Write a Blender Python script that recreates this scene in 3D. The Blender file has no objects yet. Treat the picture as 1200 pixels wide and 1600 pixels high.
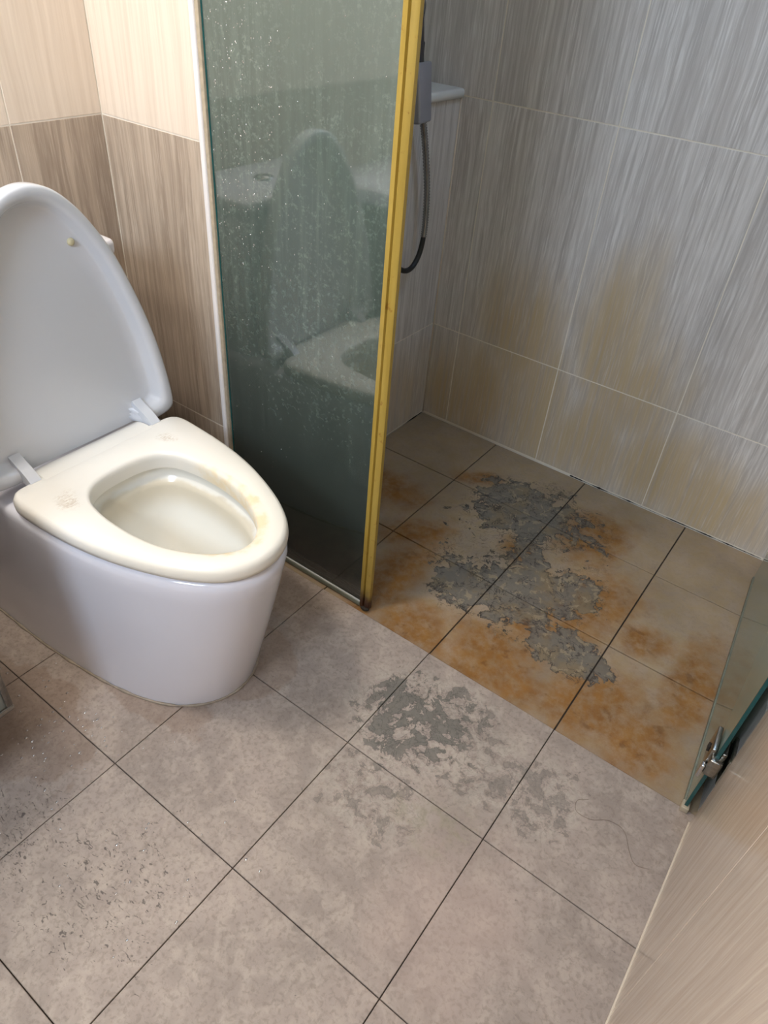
import bpy, bmesh, math, random
from mathutils import Vector, Matrix
random.seed(7)
scene = bpy.context.scene
COL = scene.collection

# ------------------------------------------------------------------ camera
cam_data = bpy.data.cameras.new('camera')
cam = bpy.data.objects.new('camera', cam_data); COL.objects.link(cam)
RIGHT = Vector((0.802, 0.593, 0.072)); DOWN = Vector((0.420, -0.474, -0.774)); FWD = Vector((-0.425, 0.651, -0.629))
FWD.normalize(); RIGHT = (RIGHT - FWD * RIGHT.dot(FWD)).normalized(); DOWN = FWD.cross(RIGHT)
CAMPOS = Vector((0.7462, -0.3317, 1.1963))
m = Matrix((( RIGHT.x, -DOWN.x, -FWD.x, CAMPOS.x), (RIGHT.y, -DOWN.y, -FWD.y, CAMPOS.y), (RIGHT.z, -DOWN.z, -FWD.z, CAMPOS.z), (0, 0, 0, 1)))
cam.matrix_world = m
cam_data.sensor_fit = 'VERTICAL'; cam_data.sensor_height = 36.0; cam_data.sensor_width = 27.0
cam_data.lens = 1107.7 * 36.0 / 1600.0
cam_data.clip_start = 0.01
scene.camera = cam

# ------------------------------------------------------------------ world, lamps, exposure
world = bpy.data.worlds.new('world'); scene.world = world; world.use_nodes = True
world.node_tree.nodes['Background'].inputs[0].default_value = (0.8, 0.85, 1.0, 1)
world.node_tree.nodes['Background'].inputs[1].default_value = 0.25
scene.view_settings.view_transform = 'Standard'
scene.view_settings.look = 'None'
scene.view_settings.gamma = 1.0
scene.view_settings.use_curve_mapping = False
scene.view_settings.exposure = 0.0

def area(name, loc, aim, size, energy, color, size_y=None):
    l = bpy.data.lights.new(name, 'AREA'); l.energy = energy; l.color = color
    l.shape = 'DISK' if size_y is None else 'RECTANGLE'
    l.size = size
    if size_y: l.size_y = size_y
    o = bpy.data.objects.new(name, l); COL.objects.link(o); o.location = loc
    o.rotation_euler = (Vector(aim) - Vector(loc)).to_track_quat('-Z', 'Y').to_euler()
    return o
CEIL = 2.35
area('warm_ceiling_lamp_light', (-0.34, -0.18, CEIL - 0.05), (-0.34, -0.18, 0), 0.24, 18.0, (1.0, 0.93, 0.84))
area('mirror_lamp_light', (-0.545, -0.50, 1.78), (0.10, 0.10, 0.3), 0.50, 7.0, (1.0, 0.92, 0.82), 0.05)
area('shower_cool_fill', (0.70, 1.16, CEIL - 0.05), (0.70, 1.16, 0), 0.20, 4.2, (0.42, 0.66, 1.0))  # cool fill added over the shower to tint its back wall
area('added_daylight', (0.34, -1.44, 1.70), (0.44, 1.4, 1.2), 0.62, 54.0, (0.66, 0.81, 1.0), 0.80)  # added daylight source behind the camera, placed for the cool light

# ------------------------------------------------------------------ helpers
def link(o, parent=None):
    COL.objects.link(o)
    if parent is not None: o.parent = parent
    return o
def mesh_obj(name, verts, faces, mat, parent=None, smooth=False):
    me = bpy.data.meshes.new(name); me.from_pydata([tuple(v) for v in verts], [], faces); me.update()
    bm = bmesh.new(); bm.from_mesh(me); bmesh.ops.recalc_face_normals(bm, faces=bm.faces[:]); bm.to_mesh(me); bm.free()
    if smooth:
        me.polygons.foreach_set('use_smooth', [True] * len(me.polygons))
    if mat: me.materials.append(mat)
    return link(bpy.data.objects.new(name, me), parent)
def auto_smooth(o, ang=40):
    for p in o.data.polygons: p.use_smooth = True
    o.data.set_sharp_from_angle(angle=math.radians(ang))
def box(name, lo, hi, mat, parent=None, bevel=0.0, seg=3):
    bm = bmesh.new()
    bmesh.ops.create_cube(bm, size=1)
    for v in bm.verts:
        v.co = Vector([lo[i] + (v.co[i] + 0.5) * (hi[i] - lo[i]) for i in range(3)])
    if bevel > 0:
        bmesh.ops.bevel(bm, geom=bm.edges[:], offset=bevel, segments=seg, profile=0.5, affect='EDGES')
    me = bpy.data.meshes.new(name); bm.to_mesh(me); bm.free()
    if mat: me.materials.append(mat)
    o = link(bpy.data.objects.new(name, me), parent)
    if bevel > 0: auto_smooth(o, 50)
    return o
def tag(o, label, cat, group=None, kind=None):
    o['label'] = label; o['category'] = cat
    if group: o['group'] = group
    if kind: o['kind'] = kind
    return o
def empty(name, loc, label, cat, group=None):
    o = bpy.data.objects.new(name, None); o.empty_display_size = 0.05; COL.objects.link(o); o.location = loc
    return tag(o, label, cat, group)
def under(o, parent):            # parent while keeping world coordinates of vertices
    o.parent = parent; o.matrix_parent_inverse = Matrix.Translation(parent.location).inverted(); return o
def tube(name, pts, rad, mat, parent=None, seg=10, closed=False, radf=None):
    pts = [Vector(p) for p in pts]; n = len(pts); vs = []; fs = []
    up = None
    for i, p in enumerate(pts):
        a = pts[(i - 1) % n] if (closed or i > 0) else pts[i]
        b = pts[(i + 1) % n] if (closed or i < n - 1) else pts[i]
        t = (b - a).normalized()
        if up is None:
            up = Vector((0, 0, 1)) if abs(t.z) < 0.9 else Vector((1, 0, 0))
        s = t.cross(up).normalized(); up = s.cross(t).normalized()
        r = radf(i) if radf else rad
        for k in range(seg):
            an = 2 * math.pi * k / seg
            vs.append(p + (s * math.cos(an) + up * math.sin(an)) * r)
    m_ = n if closed else n - 1
    for i in range(m_):
        for k in range(seg):
            j = (i + 1) % n; k2 = (k + 1) % seg
            fs.append((i * seg + k, i * seg + k2, j * seg + k2, j * seg + k))
    if not closed:
        fs.append(tuple(range(seg))[::-1]); fs.append(tuple(range((n - 1) * seg, n * seg)))
    return mesh_obj(name, vs, fs, mat, parent, smooth=True)
def catmull(pts, per=10, closed=False):
    pts = [Vector(p) for p in pts]; out = []; n = len(pts)
    rng = n if closed else n - 1
    for i in range(rng):
        p0 = pts[(i - 1) % n] if (closed or i > 0) else pts[0]
        p1 = pts[i]; p2 = pts[(i + 1) % n]
        p3 = pts[(i + 2) % n] if (closed or i + 2 < n) else pts[-1]
        for k in range(per):
            t = k / per
            out.append(0.5 * ((2 * p1) + (p2 - p0) * t + (2 * p0 - 5 * p1 + 4 * p2 - p3) * t * t + (3 * p1 - p0 - 3 * p2 + p3) * t ** 3))
    if not closed: out.append(pts[-1])
    return out

# ------------------------------------------------------------------ node material builder
def srgb(r, g, b):
    f = lambda c: (c / 255 / 12.92) if c / 255 <= 0.04045 else ((c / 255 + 0.055) / 1.055) ** 2.4
    return (f(r), f(g), f(b), 1.0)
class NM:
    def __init__(self, name):
        self.mat = bpy.data.materials.new(name); self.mat.use_nodes = True
        self.t = self.mat.node_tree; self.t.nodes.clear()
        self.out = self.t.nodes.new('ShaderNodeOutputMaterial')
    def n(self, typ, **kw):
        nd = self.t.nodes.new(typ)
        for k, v in kw.items(): setattr(nd, k, v)
        return nd
    def put(self, sock, v):
        if isinstance(v, bpy.types.NodeSocket): self.t.links.new(v, sock)
        else:
            try: sock.default_value = v
            except Exception:
                sock.default_value = tuple(v)[:3] if hasattr(v, '__len__') else (v, v, v)
    def pos(self): return self.n('ShaderNodeNewGeometry').outputs['Position']
    def objco(self): return self.n('ShaderNodeTexCoord').outputs['Object']
    def rand(self): return self.n('ShaderNodeObjectInfo').outputs['Random']
    def mth(self, op, a, b=0.0, c=0.0, clamp=False):
        nd = self.n('ShaderNodeMath', operation=op, use_clamp=clamp)
        self.put(nd.inputs[0], a); self.put(nd.inputs[1], b); self.put(nd.inputs[2], c); return nd.outputs[0]
    def vec(self, op, a, b=(0, 0, 0)):
        nd = self.n('ShaderNodeVectorMath', operation=op); self.put(nd.inputs[0], a)
        if op == 'SCALE': self.put(nd.inputs['Scale'], b)
        else: self.put(nd.inputs[1], b)
        return nd.outputs['Value'] if op in ('LENGTH', 'DISTANCE', 'DOT_PRODUCT') else nd.outputs[0]
    def noise(self, v, scale, detail=3.0, rough=0.5, dist=0.0, color=False):
        nd = self.n('ShaderNodeTexNoise'); self.put(nd.inputs['Vector'], v); self.put(nd.inputs['Scale'], scale)
        self.put(nd.inputs['Detail'], detail); self.put(nd.inputs['Roughness'], rough); self.put(nd.inputs['Distortion'], dist)
        return nd.outputs['Color'] if color else nd.outputs['Fac']
    def voro(self, v, scale, feature='F1'):
        nd = self.n('ShaderNodeTexVoronoi', feature=feature); self.put(nd.inputs['Vector'], v); self.put(nd.inputs['Scale'], scale)
        return nd.outputs['Distance']
    def mapr(self, v, a, b, c=0.0, d=1.0, smooth=True):
        nd = self.n('ShaderNodeMapRange'); nd.interpolation_type = 'SMOOTHSTEP' if smooth else 'LINEAR'
        self.put(nd.inputs[0], v); self.put(nd.inputs[1], a); self.put(nd.inputs[2], b); self.put(nd.inputs[3], c); self.put(nd.inputs[4], d)
        return nd.outputs[0]
    def mix(self, f, a, b, blend='MIX'):
        nd = self.n('ShaderNodeMix', data_type='RGBA', blend_type=blend)
        self.put(nd.inputs[0], f); self.put(nd.inputs[6], a); self.put(nd.inputs[7], b); return nd.outputs[2]
    def sep(self, v):
        nd = self.n('ShaderNodeSeparateXYZ'); self.put(nd.inputs[0], v); return nd.outputs
    def comb(self, x, y, z):
        nd = self.n('ShaderNodeCombineXYZ'); self.put(nd.inputs[0], x); self.put(nd.inputs[1], y); self.put(nd.inputs[2], z); return nd.outputs[0]
    def bump(self, h, strength=0.3, dist=0.002):
        nd = self.n('ShaderNodeBump'); self.put(nd.inputs['Height'], h); self.put(nd.inputs['Strength'], strength); self.put(nd.inputs['Distance'], dist)
        return nd.outputs[0]
    def blob(self, P, c, r, ang=0.0, jit=None, soft=0.6):
        """soft elliptical mask, 1 inside, 0 outside; c and r in metres"""
        mp = self.n('ShaderNodeMapping', vector_type='TEXTURE')
        self.put(mp.inputs['Vector'], P); mp.inputs['Location'].default_value = (c[0], c[1], c[2] if len(c) > 2 else 0)
        mp.inputs['Rotation'].default_value = (0, 0, math.radians(ang))
        mp.inputs['Scale'].default_value = (r[0], r[1], r[2] if len(r) > 2 else 1000)
        d = self.vec('LENGTH', mp.outputs[0])
        if jit is not None: d = self.mth('ADD', d, jit)
        return self.mapr(d, 1.0 + soft, 1.0 - soft)
    def bsdf(self, color, rough=0.5, normal=None, metal=0.0, spec=0.5, **kw):
        b = self.n('ShaderNodeBsdfPrincipled'); self.put(b.inputs['Base Color'], color); self.put(b.inputs['Roughness'], rough)
        self.put(b.inputs['Metallic'], metal); self.put(b.inputs['Specular IOR Level'], spec)
        if normal is not None: self.put(b.inputs['Normal'], normal)
        for k, v in kw.items(): self.put(b.inputs[k.replace('_', ' ')], v)
        return b.outputs[0]
    def done(self, shader):
        self.t.links.new(shader, self.out.inputs['Surface']); return self.mat
def plain(name, col, rough=0.5, metal=0.0, spec=0.5, var=0.08, scale=30, coat=0.0):
    n = NM(name); f = n.noise(n.objco(), scale, 4)
    dark = tuple(c * (1 - var * 2.2) for c in col[:3]) + (1,)
    c = n.mix(f, dark, tuple(min(1, c_ * (1 + var * 0.6)) for c_ in col[:3]) + (1,))
    return n.done(n.bsdf(c, rough, metal=metal, spec=spec, Coat_Weight=coat))

# floor tile: beige grey stone-look tile, etched patches, rust stains in the shower
def mat_floor():
    n = NM('floor_tile_stone'); P = n.pos()
    warp = n.vec('ADD', P, n.vec('SCALE', n.vec('SUBTRACT', n.noise(P, 9, 3, color=True), (0.5, 0.5, 0.5)), 0.05))
    big = n.noise(P, 5.0, 4, 0.6); mid = n.noise(P, 26, 5, 0.65, 0.6); fine = n.noise(P, 120, 4, 0.65, 0.4)
    jit = n.mth('MULTIPLY', n.mth('SUBTRACT', n.noise(P, 14, 4, 0.6), 0.5), 1.5)
    base = n.mix(n.mapr(big, 0.3, 0.7), srgb(142, 129, 119), srgb(164, 149, 138))
    base = n.mix(n.mapr(mid, 0.40, 0.68, 0, 0.55), base, srgb(180, 165, 151))
    base = n.mix(n.mapr(fine, 0.46, 0.66, 0, 0.45), base, srgb(118, 106, 96))
    y = n.sep(P)[1]
    inside = n.mapr(y, 0.580, 0.584, smooth=False)
    # --- shower: tan mineral film, stronger orange rust in places
    tan = n.mix(n.mapr(big, 0.25, 0.75), srgb(138, 118, 88), srgb(158, 136, 104))
    sh = n.mix(n.mapr(mid, 0.3, 0.75, 0.5, 1.0), base, tan)
    rust = None
    for c, r, a in [((0.10, 0.72), (0.06, 0.20), 0), ((0.22, 0.63), (0.10, 0.07), 0), ((0.43, 0.63), (0.14, 0.07), 10), ((0.40, 0.69), (0.12, 0.06), 0),
                    ((0.05, 0.90), (0.09, 0.05), 40), ((0.60, 0.67), (0.07, 0.09), 0), ((0.66, 0.70), (0.07, 0.12), 0), ((0.74, 0.66), (0.08, 0.10), 0),
                    ((0.05, 1.22), (0.06, 0.03), 30), ((0.30, 1.02), (0.05, 0.04), 0), ((0.50, 0.93), (0.10, 0.16), -20), ((0.42, 1.20), (0.09, 0.12), 0),
                    ((0.79, 0.86), (0.05, 0.16), 0), ((0.66, 0.93), (0.06, 0.05), 0), ((-0.13, 1.0), (0.12, 0.07), 0), ((0.42, 0.80), (0.06, 0.05), 0)]:
        b = n.blob(P, c, r, a, jit)
        rust = b if rust is None else n.mth('MAXIMUM', rust, b)
    rvar = n.mth('MULTIPLY', rust, n.mapr(n.noise(P, 38, 5, 0.7), 0.25, 0.65, 0.35, 1.0))
    rcol = n.mix(n.noise(P, 20, 4), srgb(108, 66, 14), srgb(154, 106, 40))
    sh = n.mix(n.mth('MULTIPLY', rvar, 0.95), sh, rcol)
    # --- etched dark map-like patches: bare grey tile showing through the film
    reg = None
    for c, r in [((0.27, 1.05), (0.19, 0.26)), ((0.36, 0.90), (0.16, 0.15)), ((0.20, 1.20), (0.14, 0.09)), ((0.25, 0.82), (0.09, 0.09)), ((0.54, 0.78), (0.11, 0.06)), ((0.47, 0.96), (0.07, 0.10))]:
        b = n.blob(P, c, r, 0, n.mth('MULTIPLY', jit, 0.5), 0.60)
        reg = b if reg is None else n.mth('MAXIMUM', reg, b)
    keep = n.mth('SUBTRACT', 1.0, n.mth('MULTIPLY', n.blob(P, (0.18, 0.985), (0.12, 0.08), 0, jit, 0.5), 0.62))
    keep2 = n.mth('SUBTRACT', 1.0, n.mth('MULTIPLY', n.blob(P, (0.39, 1.07), (0.07, 0.06), 0, jit, 0.5), 0.6))
    reg = n.mth('MULTIPLY', n.mth('MULTIPLY', reg, keep), keep2)
    et = n.noise(warp, 27, 7, 0.66, 0.5)
    fld = n.mth('ADD', et, n.mth('MULTIPLY', reg, 0.43))
    patch = n.mapr(fld, 0.765, 0.785)
    edge = n.mth('MULTIPLY', patch, n.mapr(fld, 0.785, 0.86, 1.0, 0.0))
    pcol = n.mix(mid, srgb(84, 79, 72), srgb(122, 116, 106))
    pcol = n.mix(n.mapr(n.noise(warp, 13, 4, 0.6), 0.48, 0.62, 0.0, 0.8), pcol, n.mix(mid, srgb(96, 82, 60), srgb(138, 120, 92)))
    fleck = n.mth('MULTIPLY', n.mapr(n.noise(warp, 46, 5, 0.6, 0.4), 0.565, 0.60), 0.75)
    pcol = n.mix(fleck, pcol, srgb(148, 134, 108))
    sh = n.mix(n.mth('MULTIPLY', patch, 0.88), sh, pcol)
    sh = n.mix(n.mth('MULTIPLY', edge, n.mapr(n.noise(P, 60, 3), 0.35, 0.6, 0.2, 0.95)), sh, srgb(52, 45, 38))
    lace = n.mapr(n.mth('ABSOLUTE', n.mth('SUBTRACT', n.noise(warp, 44, 4, 0.6, 0.6), 0.5)), 0.028, 0.008)
    lreg = n.mth('MULTIPLY', n.mapr(reg, 0.15, 0.6), n.mapr(n.noise(P, 17, 3), 0.42, 0.58))
    sh = n.mix(n.mth('MULTIPLY', n.mth('MULTIPLY', lace, lreg), 0.85), sh, srgb(50, 44, 38))
    brown = n.mth('MULTIPLY', rust, n.mapr(n.noise(warp, 24, 5, 0.65), 0.56, 0.70))
    sh = n.mix(n.mth('MULTIPLY', brown, 0.55), sh, srgb(96, 58, 16))
    # --- outside: patchy etching near the threshold
    rego = None; lite = None
    for c, r, s in [((0.37, 0.42), (0.13, 0.12), 1.0), ((0.44, 0.50), (0.08, 0.06), 0.9), ((0.40, 0.24), (0.12, 0.09), 0.72), ((0.65, 0.43), (0.07, 0.09), 0.85), ((0.52, 0.42), (0.12, 0.10), 0.75)]:
        b = n.mth('MULTIPLY', n.blob(P, c, r, 0, n.mth('MULTIPLY', jit, 0.6), 0.6), s)
        rego = b if rego is None else n.mth('MAXIMUM', rego, b)
    fo = n.mth('ADD', n.noise(warp, 36, 7, 0.62, 0.25), n.mth('MULTIPLY', rego, 0.28))
    po = n.mapr(fo, 0.735, 0.755)
    lo_ = n.mth('MULTIPLY', n.mapr(fo, 0.68, 0.66), n.mapr(rego, 0.2, 0.7))
    strong = n.mapr(n.blob(P, (0.37, 0.43), (0.12, 0.12), 0, jit, 0.7), 0.0, 1.0, 0.42, 0.9)
    oc = n.mix(n.mth('MULTIPLY', lo_, 0.28), base, srgb(184, 175, 160))
    oc = n.mix(n.mth('MULTIPLY', po, strong), oc, n.mix(mid, srgb(90, 86, 79), srgb(122, 117, 108)))
    eo = n.mth('MULTIPLY', po, n.mapr(fo, 0.755, 0.80, 1.0, 0.0))
    oc = n.mix(n.mth('MULTIPLY', n.mth('MULTIPLY', eo, strong), 0.4), oc, srgb(70, 66, 62))
    oc = n.mix(n.mth('MULTIPLY', n.mth('MULTIPLY', lace, n.mapr(rego, 0.35, 0.8)), n.mth('MULTIPLY', strong, 0.6)), oc, srgb(76, 72, 66))
    # pinkish and greenish scuffs, dark scuff strokes
    oc = n.mix(n.mth('MULTIPLY', n.blob(P, (0.62, 0.15), (0.10, 0.14), 0, jit, 0.7), 0.35), oc, srgb(174, 150, 138))
    oc = n.mix(n.mth('MULTIPLY', n.mth('MULTIPLY', n.blob(P, (0.53, 0.27), (0.08, 0.05), 0, jit, 0.7), n.mapr(mid, 0.4, 0.7)), 0.6), oc, srgb(122, 116, 92))
    strokes = n.noise(n.vec('MULTIPLY', P, (80, 150, 60)), 1.0, 4, 0.6, 1.2)
    smask = n.mth('MAXIMUM', n.blob(P, (0.17, -0.14), (0.13, 0.13), 0, jit, 0.6), n.blob(P, (-0.02, -0.2), (0.10, 0.12), 0, jit, 0.6))
    oc = n.mix(n.mth('MULTIPLY', n.mapr(n.mth('ADD', strokes, n.mth('MULTIPLY', smask, 0.13)), 0.70, 0.77), 0.75), oc, srgb(64, 56, 52))
    spk = n.mapr(n.noise(P, 75, 2, 0.5), 0.76, 0.80)
    oc = n.mix(n.mth('MULTIPLY', spk, 0.6), oc, srgb(84, 76, 70))
    # damp zone beside the toilet base and below the basin, with the toilet's floor shadow painted in
    wet_shade = n.mth('MAXIMUM', n.blob(P, (-0.10, 0.15), (0.17, 0.06), 0, n.mth('MULTIPLY', jit, 0.7), 0.06), n.blob(P, (-0.22, -0.05), (0.18, 0.10), 0, n.mth('MULTIPLY', jit, 0.8), 0.06))
    wet_shade = n.mth('MAXIMUM', wet_shade, n.blob(P, (0.02, 0.32), (0.10, 0.10), 0, n.mth('MULTIPLY', jit, 0.3), 0.05))  # shadow right of the toilet's front, put into the colour
    oc = n.mix(n.mth('MULTIPLY', wet_shade, 0.30), oc, srgb(120, 92, 70))
    col = n.mix(inside, oc, sh)
    rough = n.mth('SUBTRACT', n.mapr(mid, 0.2, 0.8, 0.62, 0.44), n.mth('MULTIPLY', wet_shade, 0.20))
    h = n.mth('ADD', n.mth('MULTIPLY', fine, 0.5), n.mth('ADD', mid, n.mth('MULTIPLY', n.mth('ADD', patch, po), -0.25)))
    return n.done(n.bsdf(col, rough, n.bump(h, 0.5, 0.0015), spec=0.45))

# wall tile with wavy vertical grain
def mat_wall(name, dark, light, pale, rough, stain=False, contrast=1.0):
    n = NM(name); P = n.pos(); s = n.sep(P); r = n.rand()
    off = n.mth('MULTIPLY', r, 37.0)
    hcoord = n.mth('ADD', n.mth('ADD', s[0], s[1]), off)
    wav = n.noise(n.comb(n.mth('MULTIPLY', hcoord, 6), n.mth('MULTIPLY', s[2], 2.2), off), 1.0, 3)
    hc = n.mth('ADD', hcoord, n.mth('MULTIPLY', wav, 0.022))
    g1 = n.noise(n.comb(n.mth('MULTIPLY', hc, 95), n.mth('MULTIPLY', s[2], 2.0), off), 1.0, 5, 0.62)
    g2 = n.noise(n.comb(n.mth('MULTIPLY', hc, 300), n.mth('MULTIPLY', s[2], 14), off), 1.0, 3, 0.55)
    g3 = n.noise(n.comb(n.mth('MULTIPLY', hc, 26), n.mth('MULTIPLY', s[2], 0.7), off), 1.0, 3, 0.5)
    c = n.mix(n.mapr(g1, 0.30, 0.70), dark, light)
    c = n.mix(n.mapr(g2, 0.45, 0.72, 0, 0.55 * contrast), c, pale)
    c = n.mix(n.mapr(g3, 0.48, 0.72, 0, 0.45 * contrast), c, dark)
    if stain:
        jit = n.mth('MULTIPLY', n.mth('SUBTRACT', n.noise(n.vec('MULTIPLY', P, (16, 16, 5)), 1.0, 4), 0.5), 1.3)
        st = None
        for cc, rr in [((-0.10, 1.41, 0.10), (0.12, 1, 0.22)), ((0.10, 1.41, 0.14), (0.12, 1, 0.24)), ((0.26, 1.41, 0.42), (0.10, 1, 0.20)), ((0.25, 1.41, 0.12), (0.14, 1, 0.15)),
                       ((0.47, 1.41, 0.12), (0.14, 1, 0.14)), ((0.0, 1.41, 0.36), (0.12, 1, 0.16)), ((0.62, 1.41, 0.08), (0.16, 1, 0.12)), ((-0.20, 1.41, 0.10), (0.10, 1, 0.16)), ((0.36, 1.41, 0.30), (0.12, 1, 0.14))]:
            b = n.blob(P, cc, rr, 0, jit, 0.7); st = b if st is None else n.mth('MAXIMUM', st, b)
        st = n.mth('MULTIPLY', st, n.mapr(g1, 0.25, 0.65, 0.35, 1.0))
        c = n.mix(n.mth('MULTIPLY', st, 0.72), c, srgb(180, 152, 94))
    return n.done(n.bsdf(c, rough, n.bump(n.mth('ADD', g1, n.mth('MULTIPLY', g2, 0.6)), 0.22, 0.001), spec=0.5))

M = {}
M['floor'] = mat_floor()
M['wall_shower'] = mat_wall('grained_wall_tile_shower', srgb(176, 170, 166), srgb(212, 207, 203), srgb(232, 229, 226), 0.32, True)
M['wall_brown'] = mat_wall('grained_wall_tile_brown', srgb(152, 136, 120), srgb(188, 172, 154), srgb(206, 192, 175), 0.36, False, 0.8)
M['wall_cream'] = mat_wall('grained_wall_tile_cream', srgb(214, 198, 180), srgb(228, 214, 197), srgb(234, 222, 206), 0.34, False, 0.35)
M['wall_right'] = mat_wall('grained_wall_tile_beige', srgb(192, 174, 158), srgb(212, 196, 180), srgb(226, 212, 196), 0.16, False, 0.7)
M['grout_dark'] = plain('dark_floor_grout', srgb(66, 55, 46), 0.9, var=0.2, scale=60)
M['grout_light'] = plain('pale_wall_grout', srgb(232, 224, 210), 0.85, var=0.06)
M['ceiling'] = plain('white_ceiling_paint', srgb(226, 222, 214), 0.9, var=0.02)
M['plaster'] = plain('cream_plaster', srgb(205, 195, 180), 0.85, var=0.03)

# ------------------------------------------------------------------ setting: slabs with individual tiles
TILE_CACHE = {}
def tile_mesh(name, w, d, h, bev, mat):
    key = (name, round(w, 4), round(d, 4), h, bev, mat.name)
    if key in TILE_CACHE: return TILE_CACHE[key]
    x, y = w / 2, d / 2; b = bev
    v = []
    for (ex, z) in ((0, 0), (0, h - b), (b, h)):
        v += [(-x + ex, -y + ex, z), (x - ex, -y + ex, z), (x - ex, y - ex, z), (-x + ex, y - ex, z)]
    f = [(3, 2, 1, 0), (8, 9, 10, 11)]
    for k in (0, 4):
        for i in range(4):
            j = (i + 1) % 4; f.append((k + i, k + j, k + 4 + j, k + 4 + i))
    me = bpy.data.meshes.new(name); me.from_pydata(v, [], f); me.update(); me.materials.append(mat)
    TILE_CACHE[key] = me; return me
def put_tile(name, origin, au, av, an, u0, u1, v0, v1, h, gap, bev, mat, parent, lift=0.0):
    me = tile_mesh(name, u1 - u0 - gap, v1 - v0 - gap, h, bev, mat)
    o = bpy.data.objects.new(name, me); link(o, parent)
    o.location = Vector(origin) + au * ((u0 + u1) / 2) + av * ((v0 + v1) / 2) + an * lift
    o.rotation_euler = Matrix((au, av, an)).transposed().to_euler()
    return o
X, Y, Z = Vector((1, 0, 0)), Vector((0, 1, 0)), Vector((0, 0, 1))
def struct(o, label, cat):
    o['kind'] = 'structure'; return tag(o, label, cat)

# --- floor
YF = -1.45
floor = struct(box('floor', (-0.74, YF, -0.06), (1.04, 1.53, -0.008), M['grout_dark']), 'square stone-look floor tiles with dark joints, rust stained in the shower', 'floor')
xs = [-0.612, -0.3, 0.0, 0.3, 0.6, 0.884]
ys = [YF, -1.2, -0.9, -0.6, -0.3, 0.0, 0.3, 0.582]
for i in range(5):
    for j in range(7):
        put_tile('floor_tile', (0, 0, -0.008), X, Y, Z, xs[i], xs[i + 1], ys[j], ys[j + 1], 0.008, 0.0017, 0.0007, M['floor'], floor, random.uniform(-0.0004, 0.0003))
ys2 = [0.582, 0.864, 1.163, 1.413]; xs2 = [-0.280, 0.0, 0.3, 0.6, 0.90]
for i in range(4):
    for j in range(3):
        put_tile('floor_tile', (0, 0, -0.008), X, Y, Z, xs2[i], xs2[i + 1], ys2[j], ys2[j + 1], 0.0045, 0.0031, 0.0007, M['floor'], floor, random.uniform(-0.0004, 0.0003))

def tiled_wall(name, lo, hi, label, origin, au, an, ucuts, rows, gap=0.0028):
    """rows: list of (z0, z1, material); slab lo..hi behind; tiles 8 mm thick on its face"""
    lo, hi = list(lo), list(hi); k = 0 if abs(an.x) > 0.5 else 1      # the grout bed comes up to 0.9 mm behind the tile faces
    if an[k] > 0: hi[k] += 0.0071
    else: lo[k] -= 0.0071
    w = struct(box(name, lo, hi, M['grout_light']), label, 'wall')
    for (z0, z1, mt) in rows:
        for a, b in zip(ucuts[:-1], ucuts[1:]):
            put_tile('wall_tile', origin, au, Z, an, a, b, z0, z1, 0.008, gap, 0.0004, mt, w, 0.0)
    return w
S, B_, C_, R_ = M['wall_shower'], M['wall_brown'], M['wall_cream'], M['wall_right']
T = 0.0074      # tile face stands this far in front of the slab face
# back wall of the shower: tile face at y = 1.4155
tiled_wall('wall_back', (-0.70, 1.4235, -0.02), (1.02, 1.52, CEIL), 'grey grained tile wall at the far side of the shower, yellowed low down',
           (0, 1.4235, 0), X, -Y, [-0.62, -0.52, -0.19, 0.134, 0.470, 0.806, 0.93], [(0.001, 0.304, S), (0.304, 0.905, S), (0.905, 1.506, S), (1.506, 2.107, S), (2.107, CEIL, S)])
# wall behind the toilet: face x = -0.612
tiled_wall('wall_left', (-0.74, YF, -0.02), (-0.620, 1.4235, CEIL), 'beige grained tile wall behind the toilet with cream upper tiles',
           (-0.620, 0, 0), Y, X, [YF, -1.08, -0.78, -0.48, -0.18, 0.12, 0.42, 0.612], [(0.001, 0.288, B_), (0.288, 0.888, B_), (0.888, 1.488, C_), (1.488, 2.088, C_), (2.088, CEIL, C_)])
# partition stub in line with the glass: face y = 0.612
wp = tiled_wall('wall_partition', (-0.620, 0.620, -0.02), (-0.288, 0.720, CEIL), 'short tiled partition between toilet and shower carrying the fixed glass',
           (0, 0.620, 0), X, -Y, [-0.612, -0.2805], [(0.001, 0.288, B_), (0.288, 0.888, B_), (0.888, 1.488, C_), (1.488, 2.088, C_), (2.088, CEIL, C_)])
for (z0, z1) in [(0.001, 0.304), (0.304, 0.905), (0.905, 1.506), (1.506, 2.107)]:
    put_tile('wall_tile', (-0.288, 0, 0), Y, Z, X, 0.6145, 0.720, z0, z1, 0.008, 0.0022, 0.0006, S, wp)
# half-height ledge wall on the left of the shower: face x = -0.28
wl = tiled_wall('wall_ledge', (-0.620, 0.720, -0.02), (-0.288, 1.4235, 0.900), 'half height tiled ledge wall at the left of the shower',
           (-0.288, 0, 0), Y, X, [0.720, 1.085, 1.4150], [(0.001, 0.306, S), (0.306, 0.900, S)])
M['ledge'] = plain('white_ledge_slab', srgb(214, 214, 212), 0.3, var=0.03)
box('ledge_cap', (-0.618, 0.722, 0.900), (-0.268, 1.4150, 0.922), M['ledge'], wl, 0.009, 4)
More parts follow.
